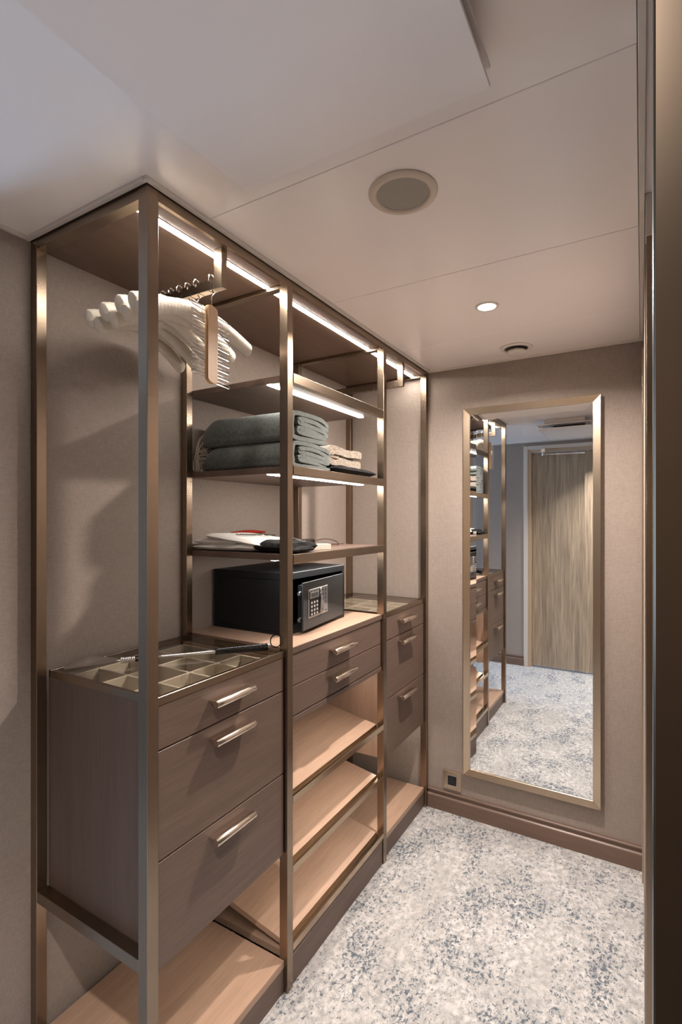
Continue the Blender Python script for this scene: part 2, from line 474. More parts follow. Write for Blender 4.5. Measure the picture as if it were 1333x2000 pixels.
# sloping shoe shelves
def shoe_shelf(zf):
    sl = .178; x0, x1 = XB+.030, -.0345
    bm = bmesh.new(); vs = []
    th = .018
    for x in (x0, x1):
        z = zf + (x1-x)*sl
        for y in (1.2550, 1.8840):
            vs.append(bm.verts.new((x, y, z))); vs.append(bm.verts.new((x, y, z-th)))
    a = vs
    for f in ((0,2,6,4), (1,5,7,3), (0,1,3,2), (4,6,7,5), (0,4,5,1), (2,3,7,6)): bm.faces.new([a[i] for i in f])
    s = obj('shoe_shelf', bm, M['wood_light'], W)
    bm = bmesh.new()
    addbox(bm, -.0340, -.0320, 1.2550, 1.8840, zf-.014, zf+.0005, .0003)
    addbox(bm, -.0320, -.0080, 1.2550, 1.8840, zf-.014, zf-.0100, .0004)
    addbox(bm, -.0080, .0005, 1.2550, 1.8840, zf-.014, zf+.0080, .0008)
    obj('shoe_rail', bm, M['bronze_ch'], s)
    if zf > .2:
        bar = box('light_strip', -.062, -.044, 1.275, 1.865, zf-.024, zf-.0187, M['nickel'], s, .0004)
        box('diffuser', -.058, -.048, 1.277, 1.863, zf-.0254, zf-.0241, M['led_low'], s, 0, label='glowing white diffuser')
    return s
shoe_shelf(.570); shoe_shelf(.359); shoe_shelf(.1235)

# platforms and plinths
for k, (a, b) in enumerate(SEC):
    zt = .096 if k != 1 else .092
    p = box('platform', XB+.030, -.012, a+.0005, b-.0005, zt-.022, zt, M['wood_light'], W, .0006)
    box('plinth', -.034, -.0135, a+.0008, b-.0008, .0008, zt-.0225, M['wood_dark_y'], W, .0006)
    if k == 1:
        box('fascia', -.028, -.004, a+.0008, b-.0008, .0945, .1095, M['wood_dark_y'], W, .0005)
        box('edge_trim', -.0135, -.003, a+.0008, b-.0008, .0925, .0943, M['bronze_mirror'], W, .0002)
        box('plinth_board', -.0134, -.006, a+.0008, b-.0008, .0008, .0920, M['wood_dark_y'], W, .0004)

# ------------------------------------------------------------------ drawer cabinets
def led_bar(parent, y0, y1, x, z):
    st = box('light_strip', x-.009, x+.009, y0, y1, z-.005, z-.0003, M['nickel'], parent, .0004)
    box('diffuser', x-.005, x+.005, y0+.002, y1-.002, z-.0064, z-.0051, M['led_low'], st, 0, label='glowing white diffuser')
    return st
def handle(parent, y0, y1, z):
    bm = bmesh.new()
    tube(bm, [(.0145, y0, z), (.0145, y0+.002, z), (.0145, y1-.002, z), (.0145, y1, z)], [.0088, .0098, .0098, .0088], 24)
    addbox(bm, -.0115, .0120, y0+.003, y1-.003, z+.0005, z+.0065, .0005)
    return obj('handle', bm, M['nickel'], parent, True)
def drawer(parent, y0, y1, z0, z1, hy, hz):
    d = box('drawer', -.032, -.012, y0, y1, z0, z1, M['wood_dark_y'], parent, .0010)
    handle(d, hy[0], hy[1], hz); return d
def tray_cabinet(a, b, hy, hz, label, splits):
    c = thing('drawer_cabinet', label, 'drawer cabinet', (-.23, (a+b)/2, .417))
    zt = 1.0265
    box('side_panel', XB+.030, -.034, a+.0006, a+.018, .417, 1.0075, M['wood_dark_z' if a < 1 else 'wood_light_z'], c, .0006)
    box('side_panel', XB+.030, -.034, b-.018, b-.0016, .417, 1.0075, M['wood_light_z' if a < 1 else 'wood_dark_z'], c, .0006)
    box('bottom_panel', XB+.030, -.034, a+.018, b-.018, .417, .433, M['wood_dark_y'], c, .0004)
    box('back_panel', XB+.030, XB+.036, a+.018, b-.018, .433, .990, M['wood_dark_y'], c, .0004)
    box('inner_deck', XB+.036, -.034, a+.018, b-.018, .928, .932, M['wood_dark_y'], c, .0004)
    y0, y1 = a+.0008, b-.0035
    e = [(.908, 1.0065), (.6605, .9045), (.417, .657)]
    for (z0, z1), h_ in zip(e, hz): drawer(c, y0, y1, z0, z1, hy, h_)
    led_bar(c, a+.022, b-.022, -.062, .417)
    # glass top in a bronze frame
    bm = bmesh.new(); f = .010
    addbox(bm, -.022, -.0105, a+.0006, b-.0012, 1.0075, zt, .0006)
    addbox(bm, XB+.030, XB+.030+f, a+.0006, b-.0012, 1.0075, zt, .0006)
    addbox(bm, XB+.030+f, -.022, a+.0006, a+.0006+f, 1.0075, zt, .0006)
    addbox(bm, XB+.030+f, -.022, b-.0012-f, b-.0012, 1.0075, zt, .0006)
    addbox(bm, -.0295, -.0222, a+.0006, b-.0012, 1.0072, 1.0200, .0004)
    obj('top_frame', bm, M['bronze_y'], c)
    box('glass_top', XB+.030+f+.0003, -.0298, a+.0109, b-.0115, 1.0205, 1.0262, M['glass'], c, 0)
    # padded divider tray
    tx0, tx1, ty0, ty1 = XB+.040, -.032, a+.028, b-.022
    tr = box('jewellery_tray', tx0, tx1, ty0, ty1, .9325, .9365, M['suede'], c, .001)
    bm = bmesh.new(); w_ = .0035
    nx, ny = 3, splits
    for i in range(nx+1):
        x = tx0+w_+(tx1-tx0-2*w_)*i/nx; addbox(bm, x-w_, x+w_, ty0, ty1, .9366, 1.000, .0012)
    for j in range(ny+1):
        y = ty0+w_+(ty1-ty0-2*w_)*j/ny; addbox(bm, tx0, tx1, y-w_, y+w_, .9366, .9995, .0012)
    obj('divider', bm, M['suede'], tr)
    return c
tray_cabinet(.755, 1.226, (.914, 1.059), (.967, .872, .628), 'largest dark wood drawer cabinet at the near end, glass top under the long shoehorn', 4)
tray_cabinet(1.913, 2.362, (2.045, 2.190), (.972, .879, .636), 'dark wood drawer cabinet with glass top against the far wall', 4)
c = thing('drawer_cabinet', 'shallow two-drawer unit with pale wood top carrying the black safe', 'drawer cabinet', (-.23, 1.57, .79))
ct = box('counter_top', XB+.001, -.0125, 1.2546, 1.8844, 1.0095, 1.0265, M['wood_light'], c, .0006)
box('counter_edge', -.0122, -.0085, 1.2548, 1.8842, 1.0075, 1.0268, M['wood_dark_y'], ct, .0006)
box('body', XB+.030, -.034, 1.2546, 1.8844, .7945, 1.0072, M['wood_dark_y'], c, .0004)
drawer(c, 1.2550, 1.8815, .9080, 1.0050, (1.478, 1.626), .967)
drawer(c, 1.2550, 1.8815, .8145, .9050, (1.478, 1.626), .874)
led_bar(c, 1.275, 1.865, -.060, .7945)
box('bottom_rail', -.033, -.0105, 1.2546, 1.8844, .7945, .8110, M['wood_dark_y'], c, .0006)
# pale side panels that close the shoe bay
# ------------------------------------------------------------------ safe
SF = thing('safe', 'black steel safe with keypad, its door slightly open', 'safe', (-.28, 1.567, 1.0268))
x0, x1, y0, y1, z0, z1 = XB+.012, -.118, 1.372, 1.766, 1.0270, 1.2370
bm = bmesh.new()
t_ = .012
addbox(bm, x0, x0+.004, y0, y1, z0, z1, .001)
addbox(bm, x0+.004, x1, y0, y1, z1-t_-.012, z1, .0015); addbox(bm, x0+.004, x1, y0, y1, z0, z0+t_, .0015)
addbox(bm, x0+.004, x1, y0, y0+t_, z0+t_, z1-t_-.012, .0010); addbox(bm, x0+.004, x1, y1-t_-.004, y1, z0+t_, z1-t_-.012, .0010)
obj('body', bm, M['safe'], SF)
box('inner_lining', x0+.006, x1-.05, y0+t_+.001, y1-t_-.005, z0+t_+.0005, z0+t_+.003, M['black_plastic'], SF, 0)
# door: hinged at y1, swung out a little
hinge = Vector((x1-.001, y1-.018, 0))
ang = math.radians(-7)
MT = Matrix.Translation(hinge) @ Matrix.Rotation(-ang, 4, 'Z')
def dbox(u0, u1, d0, d1, za, zb, bev=.0006, bm=None):
    """u = distance from the hinge toward the free edge, d = outward"""
    bm = bm or bmesh.new()
    tmp = bmesh.new(); addbox(tmp, d0, d1, -u1, -u0, za, zb, bev)
    me = bpy.data.meshes.new('t'); tmp.to_mesh(me); tmp.free()
    n0 = len(bm.verts); bm.from_mesh(me); bpy.data.meshes.remove(me)
    bm.verts.ensure_lookup_table()
    for v in bm.verts[n0:]: v.co = MT @ v.co
    return bm
MT = Matrix.Translation(hinge) @ Matrix.Rotation(math.radians(7), 4, 'Z')
DWD = .338
dz0, dz1 = 1.041, 1.204
door = obj('door', dbox(0, DWD, -.001, .005, dz0, dz1), M['safe_door'], SF)
obj('door_box', dbox(.02, DWD-.025, -.030, -.0012, dz0+.012, dz1-.012), M['safe'], door)
for z in (1.075, 1.165):
    bm = bmesh.new()
    p = [MT @ Vector((-.017, -(DWD-.026), z)), MT @ Vector((-.017, -(DWD-.012), z)), MT @ Vector((-.017, -(DWD-.008), z))]
    tube(bm, p, [.0085, .0085, .006], 12)
    obj('bolt', bm, M['chrome'], door, True)
# keypad plate
ku0, ku1 = DWD-.034, DWD-.190
pl = obj('keypad_plate', dbox(ku1, ku0, .0051, .0072, 1.077, 1.176, .0006), M['keypad'], SF)
def kp(a, b, c_, d_, za, zb, name, material, bev=.0003):
    # a,b fractions from left (free edge) of the plate
    w = ku0-ku1
    return obj(name, dbox(ku0-b*w, ku0-a*w, c_, d_, 1.077+za*.099, 1.077+zb*.099, bev), M[material], pl)
kp(.04, .58, .0073, .0082, .06, .94, 'key_field', 'black_plastic')
kp(.07, .50, .0083, .0092, .68, .90, 'display_frame', 'key')
kp(.11, .46, .0093, .0096, .71, .87, 'display', 'lcd')
w = ku0-ku1
for i in range(3):
    for j in range(4):
        u = ku0-(.14+.135*i)*w; z = 1.077+(.12+.135*j)*.099
        obj('key', dbox(u-.0048, u+.0048, .0083, .0100, z-.0038, z+.0038, .0006), M['key'], pl)
for (i, j) in ((0,0),(0,1),(0,2),(1,0),(1,1),(1,2),(1,3)):
    u = ku0-(.74+.14*i)*w; z = 1.077+(.86-.155*j)*.099
    obj('pictogram', dbox(u-.0042, u+.0042, .0073, .0077, z-.0055, z+.0055, 0), M['blue'], pl)
bm = bmesh.new()
for i, (a, h_) in enumerate(((0, .0035), (.005, .0028), (.0095, .0035), (.0145, .0028))):
    dbox(ku0-.86*w+a-.013, ku0-.86*w+a-.0095, .0073, .0076, 1.085, 1.085+h_, 0, bm)
obj('lettering', bm, M['ink'], pl)
bm = bmesh.new()
c0 = [MT @ Vector((.0115, -(ku0-.60*w), z)) for z in (1.150, 1.147, 1.135, 1.120, 1.107, 1.098, 1.090, 1.086)]
tube(bm, c0, [.001, .003, .0050, .0068, .0085, .0095, .0080, .003], 14)
kn = obj('latch_key', bm, M['chrome'], pl, True)
bm = bmesh.new()
for z in (1.158, 1.169): 
    p = MT @ Vector((.009, -(ku0-.60*w), z)); q = MT @ Vector((.013, -(ku0-.60*w), z)); tube(bm, [p, q], [.005, .0035], 12)
obj('latch_pin', bm, M['chrome'], pl, True)

# ------------------------------------------------------------------ wall mirror
MR = thing('wall_mirror', 'tall wall mirror in a slim bronze frame on the far wall', 'mirror', (.476, YF, .20))
mx0, mx1, mz0, mz1 = .184, .766, .208, 1.940
fw_ = .030; yf = YF-.027
def frame_piece(pts_o, pts_i):
    """mitred piece: outer edge pair, inner edge pair (x,z)"""
    bm = bmesh.new(); vs = []
    quad = [pts_o[0], pts_o[1], pts_i[1], pts_i[0]]
    prof = [(YF-.0008), yf]
    lo = [bm.verts.new((x, prof[0], z)) for x, z in quad]; hi = []
    for k, (x, z) in enumerate(quad):
        hi.append(bm.verts.new((x, prof[1] + (0 if k < 2 else .006), z)))
    bm.faces.new(lo); bm.faces.new(hi)
    for k in range(4): bm.faces.new((lo[k], lo[(k+1) % 4], hi[(k+1) % 4], hi[k]))
    bmesh.ops.bevel(bm, geom=bm.edges[:], offset=.0007, segments=1, affect='EDGES')
    return bm
O = [(mx0, mz0), (mx1, mz0), (mx1, mz1), (mx0, mz1)]
I = [(mx0+fw_, mz0+fw_), (mx1-fw_, mz0+fw_), (mx1-fw_, mz1-fw_), (mx0+fw_, mz1-fw_)]
for k in range(4):
    obj('frame', frame_piece((O[k], O[(k+1) % 4]), (I[k], I[(k+1) % 4])), M['bronze_mirror'], MR)
bm = bmesh.new(); yg = YF-.018; bw = .030; bd = .0011
a = [bm.verts.new((x, yg+bd, z)) for x, z in I]
J = [(I[0][0]+bw, I[0][1]+bw), (I[1][0]-bw, I[1][1]+bw), (I[2][0]-bw, I[2][1]-bw), (I[3][0]+bw, I[3][1]-bw)]
b = [bm.verts.new((x, yg, z)) for x, z in J]
bk = [bm.verts.new((x, yg+.005, z)) for x, z in I]
bm.faces.new(b)
for k in range(4):
    bm.faces.new((a[k], a[(k+1) % 4], b[(k+1) % 4], b[k]))
    bm.faces.new((a[k], a[(k+1) % 4], bk[(k+1) % 4], bk[k]))
bm.faces.new(bk)
bmesh.ops.rotate(bm, verts=bm.verts, cent=(.476, yg, 1.07), matrix=Matrix.Rotation(math.radians(-.20), 3, 'Z'))
obj('mirror_glass', bm, M['mirror'], MR)

# ------------------------------------------------------------------ socket
SK = thing('wall_socket', 'square bronze wall socket plate with black outlet above the skirting', 'socket', (.122, YF, .16))
sx0, sx1, sz0, sz1 = .080, .168, .110, .200
bm = bmesh.new(); ya = YF-.0085
addbox(bm, sx0, sx0+.020, ya, YF-.0008, sz0, sz1, .0008); addbox(bm, sx1-.020, sx1, ya, YF-.0008, sz0, sz1, .0008)
addbox(bm, sx0+.020, sx1-.020, ya, YF-.0008, sz0, sz0+.020, .0008); addbox(bm, sx0+.020, sx1-.020, ya, YF-.0008, sz1-.020, sz1, .0008)
obj('plate', bm, M['bronze_mirror'], SK)
bm = bmesh.new(); e_ = .0025
a0, a1, b0, b1 = sx0+.020, sx1-.020, sz0+.020, sz1-.020
for q in ((a0, a0+e_, b0, b1), (a1-e_, a1, b0, b1), (a0+e_, a1-e_, b0, b0+e_), (a0+e_, a1-e_, b1-e_, b1)):
    addbox(bm, q[0], q[1], ya-.0012, YF-.002, q[2], q[3], .0004)
obj('inner_rim', bm, M['nickel'], SK)
cx_, cz_ = (sx0+sx1)/2, (sz0+sz1)/2
box('outlet', a0+e_, a1-e_, YF-.0050, YF-.0009, b0+e_, b1-e_, M['black_plastic'], SK, .0005)
bm = bmesh.new(); lathe(bm, [(.0205, -.0086), (.0205, -.0051), (.0185, -.0051), (.0185, -.0088)], (cx_, YF, cz_), 'y', 28)
obj('outlet_rim', bm, M['black_gloss'], SK, True)
bm = bmesh.new()
addbox(bm, cx_-.002, cx_+.002, YF-.0075, YF-.0050, cz_+.0130, cz_+.0180, .0005); addbox(bm, cx_-.002, cx_+.002, YF-.0075, YF-.0050, cz_-.0180, cz_-.0130, .0005)
obj('earth_clip', bm, M['chrome'], SK)['kind'] = 'stuff'
bm = bmesh.new()
for dx in (-.0095, 0, .0095): tube(bm, [(cx_+dx, YF-.0054, cz_), (cx_+dx, YF-.0050, cz_)], .0022, 10)
obj('pin_hole', bm, M['black_gloss'], SK)

# ------------------------------------------------------------------ ceiling fittings
sp = thing('ceiling_speaker', 'large round ceiling speaker with grey mesh in the middle of the ceiling', 'speaker', (.455, 1.043, H))
bm = bmesh.new(); lathe(bm, [(.0585, -.0005), (.0765, -.0008), (.0765, -.003), (.072, -.0075), (.062, -.0085), (.0585, -.0050)], (.455, 1.043, H), 'z', 48)
for f in list(bm.faces):
    if len(f.verts) > 8: bm.faces.remove(f)
obj('ring', bm, mat('speaker ring', (.62, .53, .44), .45), sp, True)
bm = bmesh.new(); lathe(bm, [(.0583, -.0006), (.0583, -.0046), (.040, -.0056), (.0, -.0062)][:3], (.455, 1.043, H), 'z', 48)
obj('grille', bm, M['speaker'], sp, True)

dl = thing('ceiling_lamp', 'small glowing round downlight between the speaker and the air valve', 'lamp', (DOWN[0][0], DOWN[0][1], H))
def downlight(root, x, y, glow=True):
    bm = bmesh.new(); lathe(bm, [(.0300, -.0006), (.0400, -.0008), (.0400, -.0022), (.0350, -.0045), (.0300, -.0035)], (x, y, H), 'z', 36)
    for f in list(bm.faces):
        if len(f.verts) > 8: bm.faces.remove(f)
    obj('rim', bm, M['white_paint'], root, True)
    bm = bmesh.new(); lathe(bm, [(.0298, -.0007), (.0298, -.0030), (.015, -.0034)], (x, y, H), 'z', 36)
    obj('lens', bm, M['lamp_glow'], root, True, label='glowing warm white lens')
downlight(dl, DOWN[0][0], DOWN[0][1])
for (x, y, p, _), lb in zip(DOWN[1:], ('round downlight in the ceiling in front of the entrance door',)):
    downlight(thing('ceiling_lamp', lb, 'lamp', (x, y, H)), x, y)

av = thing('air_valve', 'round white air valve in the ceiling near the far wall', 'air vent', (.452, 2.243, H))
bm = bmesh.new(); lathe(bm, [(.046, -.0006), (.066, -.0008), (.066, -.003), (.058, -.0075), (.048, -.0060), (.046, -.002)], (.452, 2.243, H), 'z', 40)
for f in list(bm.faces):
    if len(f.verts) > 8: bm.faces.remove(f)
obj('rim', bm, M['white_paint'], av, True)
bm = bmesh.new(); lathe(bm, [(.046, -.0005), (.046, -.0012)], (.452, 2.243, H), 'z', 40); obj('throat', bm, M['black_plastic'], av, True)
bm = bmesh.new(); lathe(bm, [(.008, -.0013), (.008, -.012), (.036, -.013), (.040, -.017), (.040, -.022), (.036, -.026), (.02, -.0275)], (.452, 2.243, H), 'z', 40)
obj('disc', bm, M['white_paint'], av, True)

ac = thing('air_diffuser', 'square two-plate air diffuser hanging below the ceiling above the camera', 'air vent', (.475, .47, H))
ax0, ax1, ay0, ay1 = .232, .716, .225, .776
M['diff'] = mat('diffuser paint', (.84, .785, .76), .28)
box('upper_plate', ax0, ax1, ay0, ay1, 2.106, 2.112, M['diff'], ac, .001)
box('lower_plate', ax0, ax1, ay0, ay1, 2.077, 2.082, M['diff'], ac, .001)
box('neck', ax0+.045, ax1-.045, ay0+.045, ay1-.045, 2.1125, H-.0006, M['diff'], ac, .001)
bm = bmesh.new()
for x in (ax0+.03, ax1-.03):
    for y in (ay0+.03, ay1-.03):
        bm = bmesh.new(); tube(bm, [(x, y, 2.0822), (x, y, 2.1078)], .004, 10); obj('spacer', bm, M['white_paint'], ac, True)
box('core', ax0+.10, ax1-.10, ay0+.10, ay1-.10, 2.0823, 2.1077, M['black_plastic'], ac, .001)

# ------------------------------------------------------------------ hangers
def hook_curve(zt):
    """hook over the rod: local origin = rod centre at rod top; rod width .02 in y"""
    pts = [(0, -.0135, -.006)]
    for k in range(9):
        a = PI - PI*k/8
        pts.append((0, .0135*math.cos(a), .0005+.0135*math.sin(a)))
    pts += [(0, .0138, -.012), (0, .0125, -.028), (0, .004, -.036), (0, 0, -.044), (0, 0, zt)]
    return [Vector(p) for p in pts]
def padded_hanger():
    root = thing('padded_hanger', None, 'hanger', (0, 0, 0), 'ivory padded hangers on the rod')
    bm = bmesh.new()
    L = .206; nseg = 64; seg = 14; rings = []
    def ctr(s):
        return Vector((.010*abs(s)**2.2, L*s, -.070-.062*abs(s)**1.7))
    for i in range(nseg+1):
        s = -1+2*i/nseg; c_ = ctr(s)
        t = (ctr(min(1, s+.01))-ctr(max(-1, s-.01))).normalized()
        u = Vector((1, 0, 0)); u = (u-t*u.dot(t)).normalized(); w_ = t.cross(u)
        e = max(0, (abs(s)-.94)/.06); cap = math.sqrt(max(0.10, 1-e**2.6))
        puff = 1+.12*abs(s)+.06*mnoise.noise(Vector((s*20, 3, 0)))+.012*mnoise.noise(Vector((s*90, 8, 0)))
        ru, rw = .0128*cap*puff, .0205*cap*puff
        ring = []
        for k in range(seg):
            a = 2*PI*k/seg
            j = 1+.05*mnoise.noise(Vector((s*40, math.cos(a)*2, math.sin(a)*2)))
            ring.append(bm.verts.new(c_+u*math.cos(a)*ru*j+w_*math.sin(a)*rw*j))
        rings.append(ring)
    for a, b in zip(rings, rings[1:]):
        for k in range(seg): bm.faces.new((a[k], a[(k+1) % seg], b[(k+1) % seg], b[k]))
    bm.faces.new(rings[0]); bm.faces.new(rings[-1])
    obj('padded_arm', bm, M['satin'], root, True)
    bm = bmesh.new(); tube(bm, hook_curve(-.062), .0015, 8); obj('hook', bm, M['chrome'], root, True)
    return root
proto = padded_hanger()
HX = [(-.118, 1.5, .004, 'ivory satin padded hanger nearest the front of the rod, behind the tie rack'),
      (-.152, 8.0, -.006, 'ivory satin padded hanger, second from the front of the rod'),
      (-.184, 7.0, .002, 'ivory satin padded hanger, third from the front of the rod'),
      (-.217, 12.0, -.010, 'ivory satin padded hanger, fourth from the front of the rod'),
      (-.250, 10.0, .000, 'ivory satin padded hanger in the middle of the bunch, fourth from the wall'),
      (-.284, 13.0, -.010, 'ivory satin padded hanger, third from the fabric wall'),
      (-.316, 11.0, -.002, 'ivory satin padded hanger, second from the fabric wall'),
      (-.350, 14.0, -.012, 'ivory satin padded hanger nearest the fabric wall')]
for i, (x, a, dz, lb) in enumerate(HX):
    if i == 0: h_ = proto
    else:
        h_ = proto.copy(); COL.objects.link(h_)
        for ch in proto.children:
            c2 = ch.copy(); COL.objects.link(c2); c2.parent = h_
    h_['label'] = lb
    h_.location = (x, .978, 2.0515)
    h_.rotation_euler = (math.radians([2, -3, 2, -4, 3, -3, 4, -2][i]), 0, math.radians(a))

TR = thing('tie_rack', 'beech tie hanger with chrome wire loops at the front of the rod', 'hanger', (0, 0, 0))
bm = bmesh.new()
prof = []
hw, zt, zb = .0225, -.067, -.272
for k in range(9): a = PI*k/8; prof.append((hw*math.cos(a), zt-.012+.012*math.sin(a)))
for k in range(9): a = PI+PI*k/8; prof.append((hw*math.cos(a), zb+.012+.012*math.sin(a)))
A = [bm.verts.new((.0055, u, v)) for u, v in prof]; B = [bm.verts.new((-.0055, u, v)) for u, v in prof]
k_ = len(prof)
bm.faces.new(A); bm.faces.new(B)
for i in range(k_): bm.faces.new((A[i], A[(i+1) % k_], B[(i+1) % k_], B[i]))
bmesh.ops.bevel(bm, geom=[e for e in bm.edges if abs(e.verts[0].co.x-e.verts[1].co.x) < 1e-6], offset=.0018, segments=2, affect='EDGES')
bar = obj('wooden_bar', bm, M['beech'], TR, True)
for sgn in (-1, 1):
    for j in range(10):
        z = -.085-.0190*j-(.009 if sgn > 0 else 0)
        y0_, y1_ = sgn*.022, sgn*.080; r_ = .0042
        pts = [(0, y0_, z+r_), (0, y1_-sgn*r_, z+r_)]
        for k in range(1, 6): a = PI/2-PI*k/6; pts.append((0, y1_-sgn*r_+sgn*r_*math.cos(a), z+r_*math.sin(a)))
        pts += [(0, y1_-sgn*r_, z-r_), (0, y0_, z-r_)]
        bm = bmesh.new(); tube(bm, pts, .0013, 6); obj('wire_loop', bm, M['chrome'], bar, True)
bm = bmesh.new(); tube(bm, hook_curve(-.068), .0015, 8); obj('hook', bm, M['chrome'], TR, True)
TR.location = (-.064, .978, 2.0515); TR.rotation_euler = (0, 0, math.radians(8))

# ------------------------------------------------------------------ textiles
def ribbon(path, th, x0, x1, nx=26, seed=0, shrink=.055, amp=.0022, wav=9):
    """thick folded cloth: 2D path (y, z) extruded along x"""
    pts = spline([(p[0], p[1], 0) for p in path], 7)
    n_ = len(pts); L, R = [], []
    for i, p in enumerate(pts):
        t = (pts[min(i+1, n_-1)]-pts[max(i-1, 0)]).normalized(); nn = Vector((-t.y, t.x, 0))
        e = min(i, n_-1-i); k = 1 if e > 3 else [.35, .72, .9, .97][e]
        L.append(p+nn*th/2*k); R.append(p-nn*th/2*k)
    cy = sum(p.x for p in pts)/n_; z0 = min(min(p.y for p in L), min(p.y for p in R)); zc = max(p.y for p in L)
    bm = bmesh.new(); rows = []
    for j in range(nx+1):
        x = x0+(x1-x0)*j/nx
        e0 = max(0, 1-(x-x0)/shrink); k = 1-.35*e0*e0
        row = []
        for side in (L, R):
            r = []
            for i, p in enumerate(side):
                y = p.x; z = z0+(p.y-z0)*k
                d = mnoise.noise(Vector((x*wav+seed, y*14, z*14)))*amp
                d2 = mnoise.noise(Vector((x*wav*.6+seed+9, i*.08, z*10)))*amp
                xx = x + mnoise.noise(Vector((seed, i*.12, j*0)))*.004*(j/nx)
                r.append(bm.verts.new((xx, y+d, max(z+d2, z0))))
            row.append(r)
        rows.append(row)
    for a, b in zip(rows, rows[1:]):
        for s_ in (0, 1):
            for i in range(n_-1): bm.faces.new((a[s_][i], a[s_][i+1], b[s_][i+1], b[s_][i]))
        bm.faces.new((a[0][0], a[1][0], b[1][0], b[0][0])); bm.faces.new((a[0][-1], a[1][-1], b[1][-1], b[0][-1]))
    for row in (rows[0], rows[-1]):
        for i in range(n_-1): bm.faces.new((row[0][i], row[0][i+1], row[1][i+1], row[1][i]))
    return bm
def blanket(y0, z0, w_, h_, seed, label):
    b = thing('folded_blanket', label, 'blanket', (-.23, y0+w_/2, z0), 'grey green wool blankets on the shelf')
    t = h_/6.1
    P_ = lambda u, v: (y0+u*w_, z0+v*h_)
    path = [P_(.97, .11), (y0+.5*w_, z0+.095*h_), P_(.10, .10), P_(.035, .30), P_(.03, .62), P_(.07, .86), P_(.20, .915), P_(.50, .915), P_(.80, .86), P_(.93, .76), P_(.955, .66),
            P_(.90, .60), P_(.60, .73), P_(.28, .74), P_(.19, .68), P_(.22, .60), P_(.45, .575), P_(.75, .50), P_(.90, .455), P_(.93, .38), P_(.86, .325), P_(.55, .40), P_(.25, .43), P_(.17, .36), P_(.25, .29), P_(.6, .265), P_(.88, .25)]
    obj('cloth', ribbon(path, t*.90, XB+.045, -.030, 26, seed), M['wool'], b, True)
    return b
b1 = blanket(1.288, 1.5848, .235, .088, 1, 'grey-green wool blanket, the lower of the two folded on the shelf')
b2 = blanket(1.286, 1.6715, .225, .098, 5, 'grey-green wool blanket folded on top of the other, nearest the light strip')
bm = bmesh.new()
for k in range(60):
    y = 1.286+random.random()*.06; z = 1.60+random.random()*.13; x = XB+.050
    dz = z-1.589
    q_ = random.uniform(-.018, .004)
    p = [(x+.003, y, z), (x-.016+q_, y-.008, z-dz*.2+.004), (x-.022+q_, y-.012+random.uniform(-.006, .004), z-dz*.6), (x-.018+q_, y-.014+random.uniform(-.006, .004), 1.594), (x-.010+q_, y-.014+random.uniform(-.012, .006), 1.5885)]
    tube(bm, spline([(max(a, XB+.004), max(b, 1.257), c) for a, b, c in p], 4), .0019, 5)
fr_ = obj('fringe', bm, M['fringe'], b1, True, label='oatmeal knotted fringe'); fr_['kind'] = 'stuff'

def slab(x0, x1, y0, y1, z0, h, seed=0, nx=22, ny=22, pw=5.0, wr=.002, tilt=(0, 0)):
    """soft closed pillow-like cloth slab"""
    bm = bmesh.new(); top, bot = [], []
    for i in range(nx+1):
        rt, rb = [], []
        for j in range(ny+1):
            u = -1+2*i/nx; v = -1+2*j/ny
            k = (max(0, 1-abs(u)**pw)*max(0, 1-abs(v)**pw))**.30
            x = x0+(x1-x0)*i/nx; y = y0+(y1-y0)*j/ny
            x += mnoise.noise(Vector((v*2.3, seed, 0)))*.006*abs(u); y += mnoise.noise(Vector((u*2.3, seed+4, 0)))*.006*abs(v)
            zc = z0+h*.5+tilt[0]*(u+1)/2+tilt[1]*(v+1)/2
            wv = mnoise.noise(Vector((x*22, y*22, seed)))*wr
            zt_ = zc+(h*.5+wv)*k; zb_ = zc-h*.5*k
            rt.append(bm.verts.new((x, y, zt_))); rb.append(bm.verts.new((x, y, min(zb_, zt_-.0002))) if 0 < i < nx and 0 < j < ny else rt[-1])
        top.append(rt); bot.append(rb)
    for i in range(nx):
        for j in range(ny):
            bm.faces.new((top[i][j], top[i][j+1], top[i+1][j+1], top[i+1][j]))
            q = (bot[i][j], bot[i+1][j], bot[i+1][j+1], bot[i][j+1])
            if len(set(q)) == 4:
                try: bm.faces.new(q)
                except ValueError: pass
    return bm

bk_ = obj('folded_jumper', slab(-.36, -.018, 1.540, 1.858, 1.5846, .036, 3, pw=4, wr=.005), M['black_knit'], None, True)
tag(bk_, 'flat black knitted garment folded beneath the tweed trousers', 'folded clothes')
tz = 1.6155
path = [(1.778, tz+.052), (1.740, tz+.056), (1.66, tz+.053), (1.60, tz+.056), (1.555, tz+.058), (1.532, tz+.047), (1.530, tz+.030), (1.545, tz+.016), (1.575, tz+.014), (1.62, tz+.019), (1.68, tz+.015), (1.74, tz+.015), (1.770, tz+.016)]
tt = thing('folded_trousers', 'folded oatmeal tweed trousers beside the grey-green blankets', 'folded clothes', (-.2, 1.65, tz))
obj('cloth', ribbon(path, .027, -.33, -.045, 20, 11, amp=.003), M['tweed'], tt, True)
path = [(1.600, tz+.042), (1.575, tz+.045), (1.552, tz+.040), (1.548, tz+.032), (1.565, tz+.029), (1.60, tz+.031)]
obj('cuff', ribbon(path, .008, -.32, -.042, 12, 15, amp=.001), M['tweed'], tt, True)

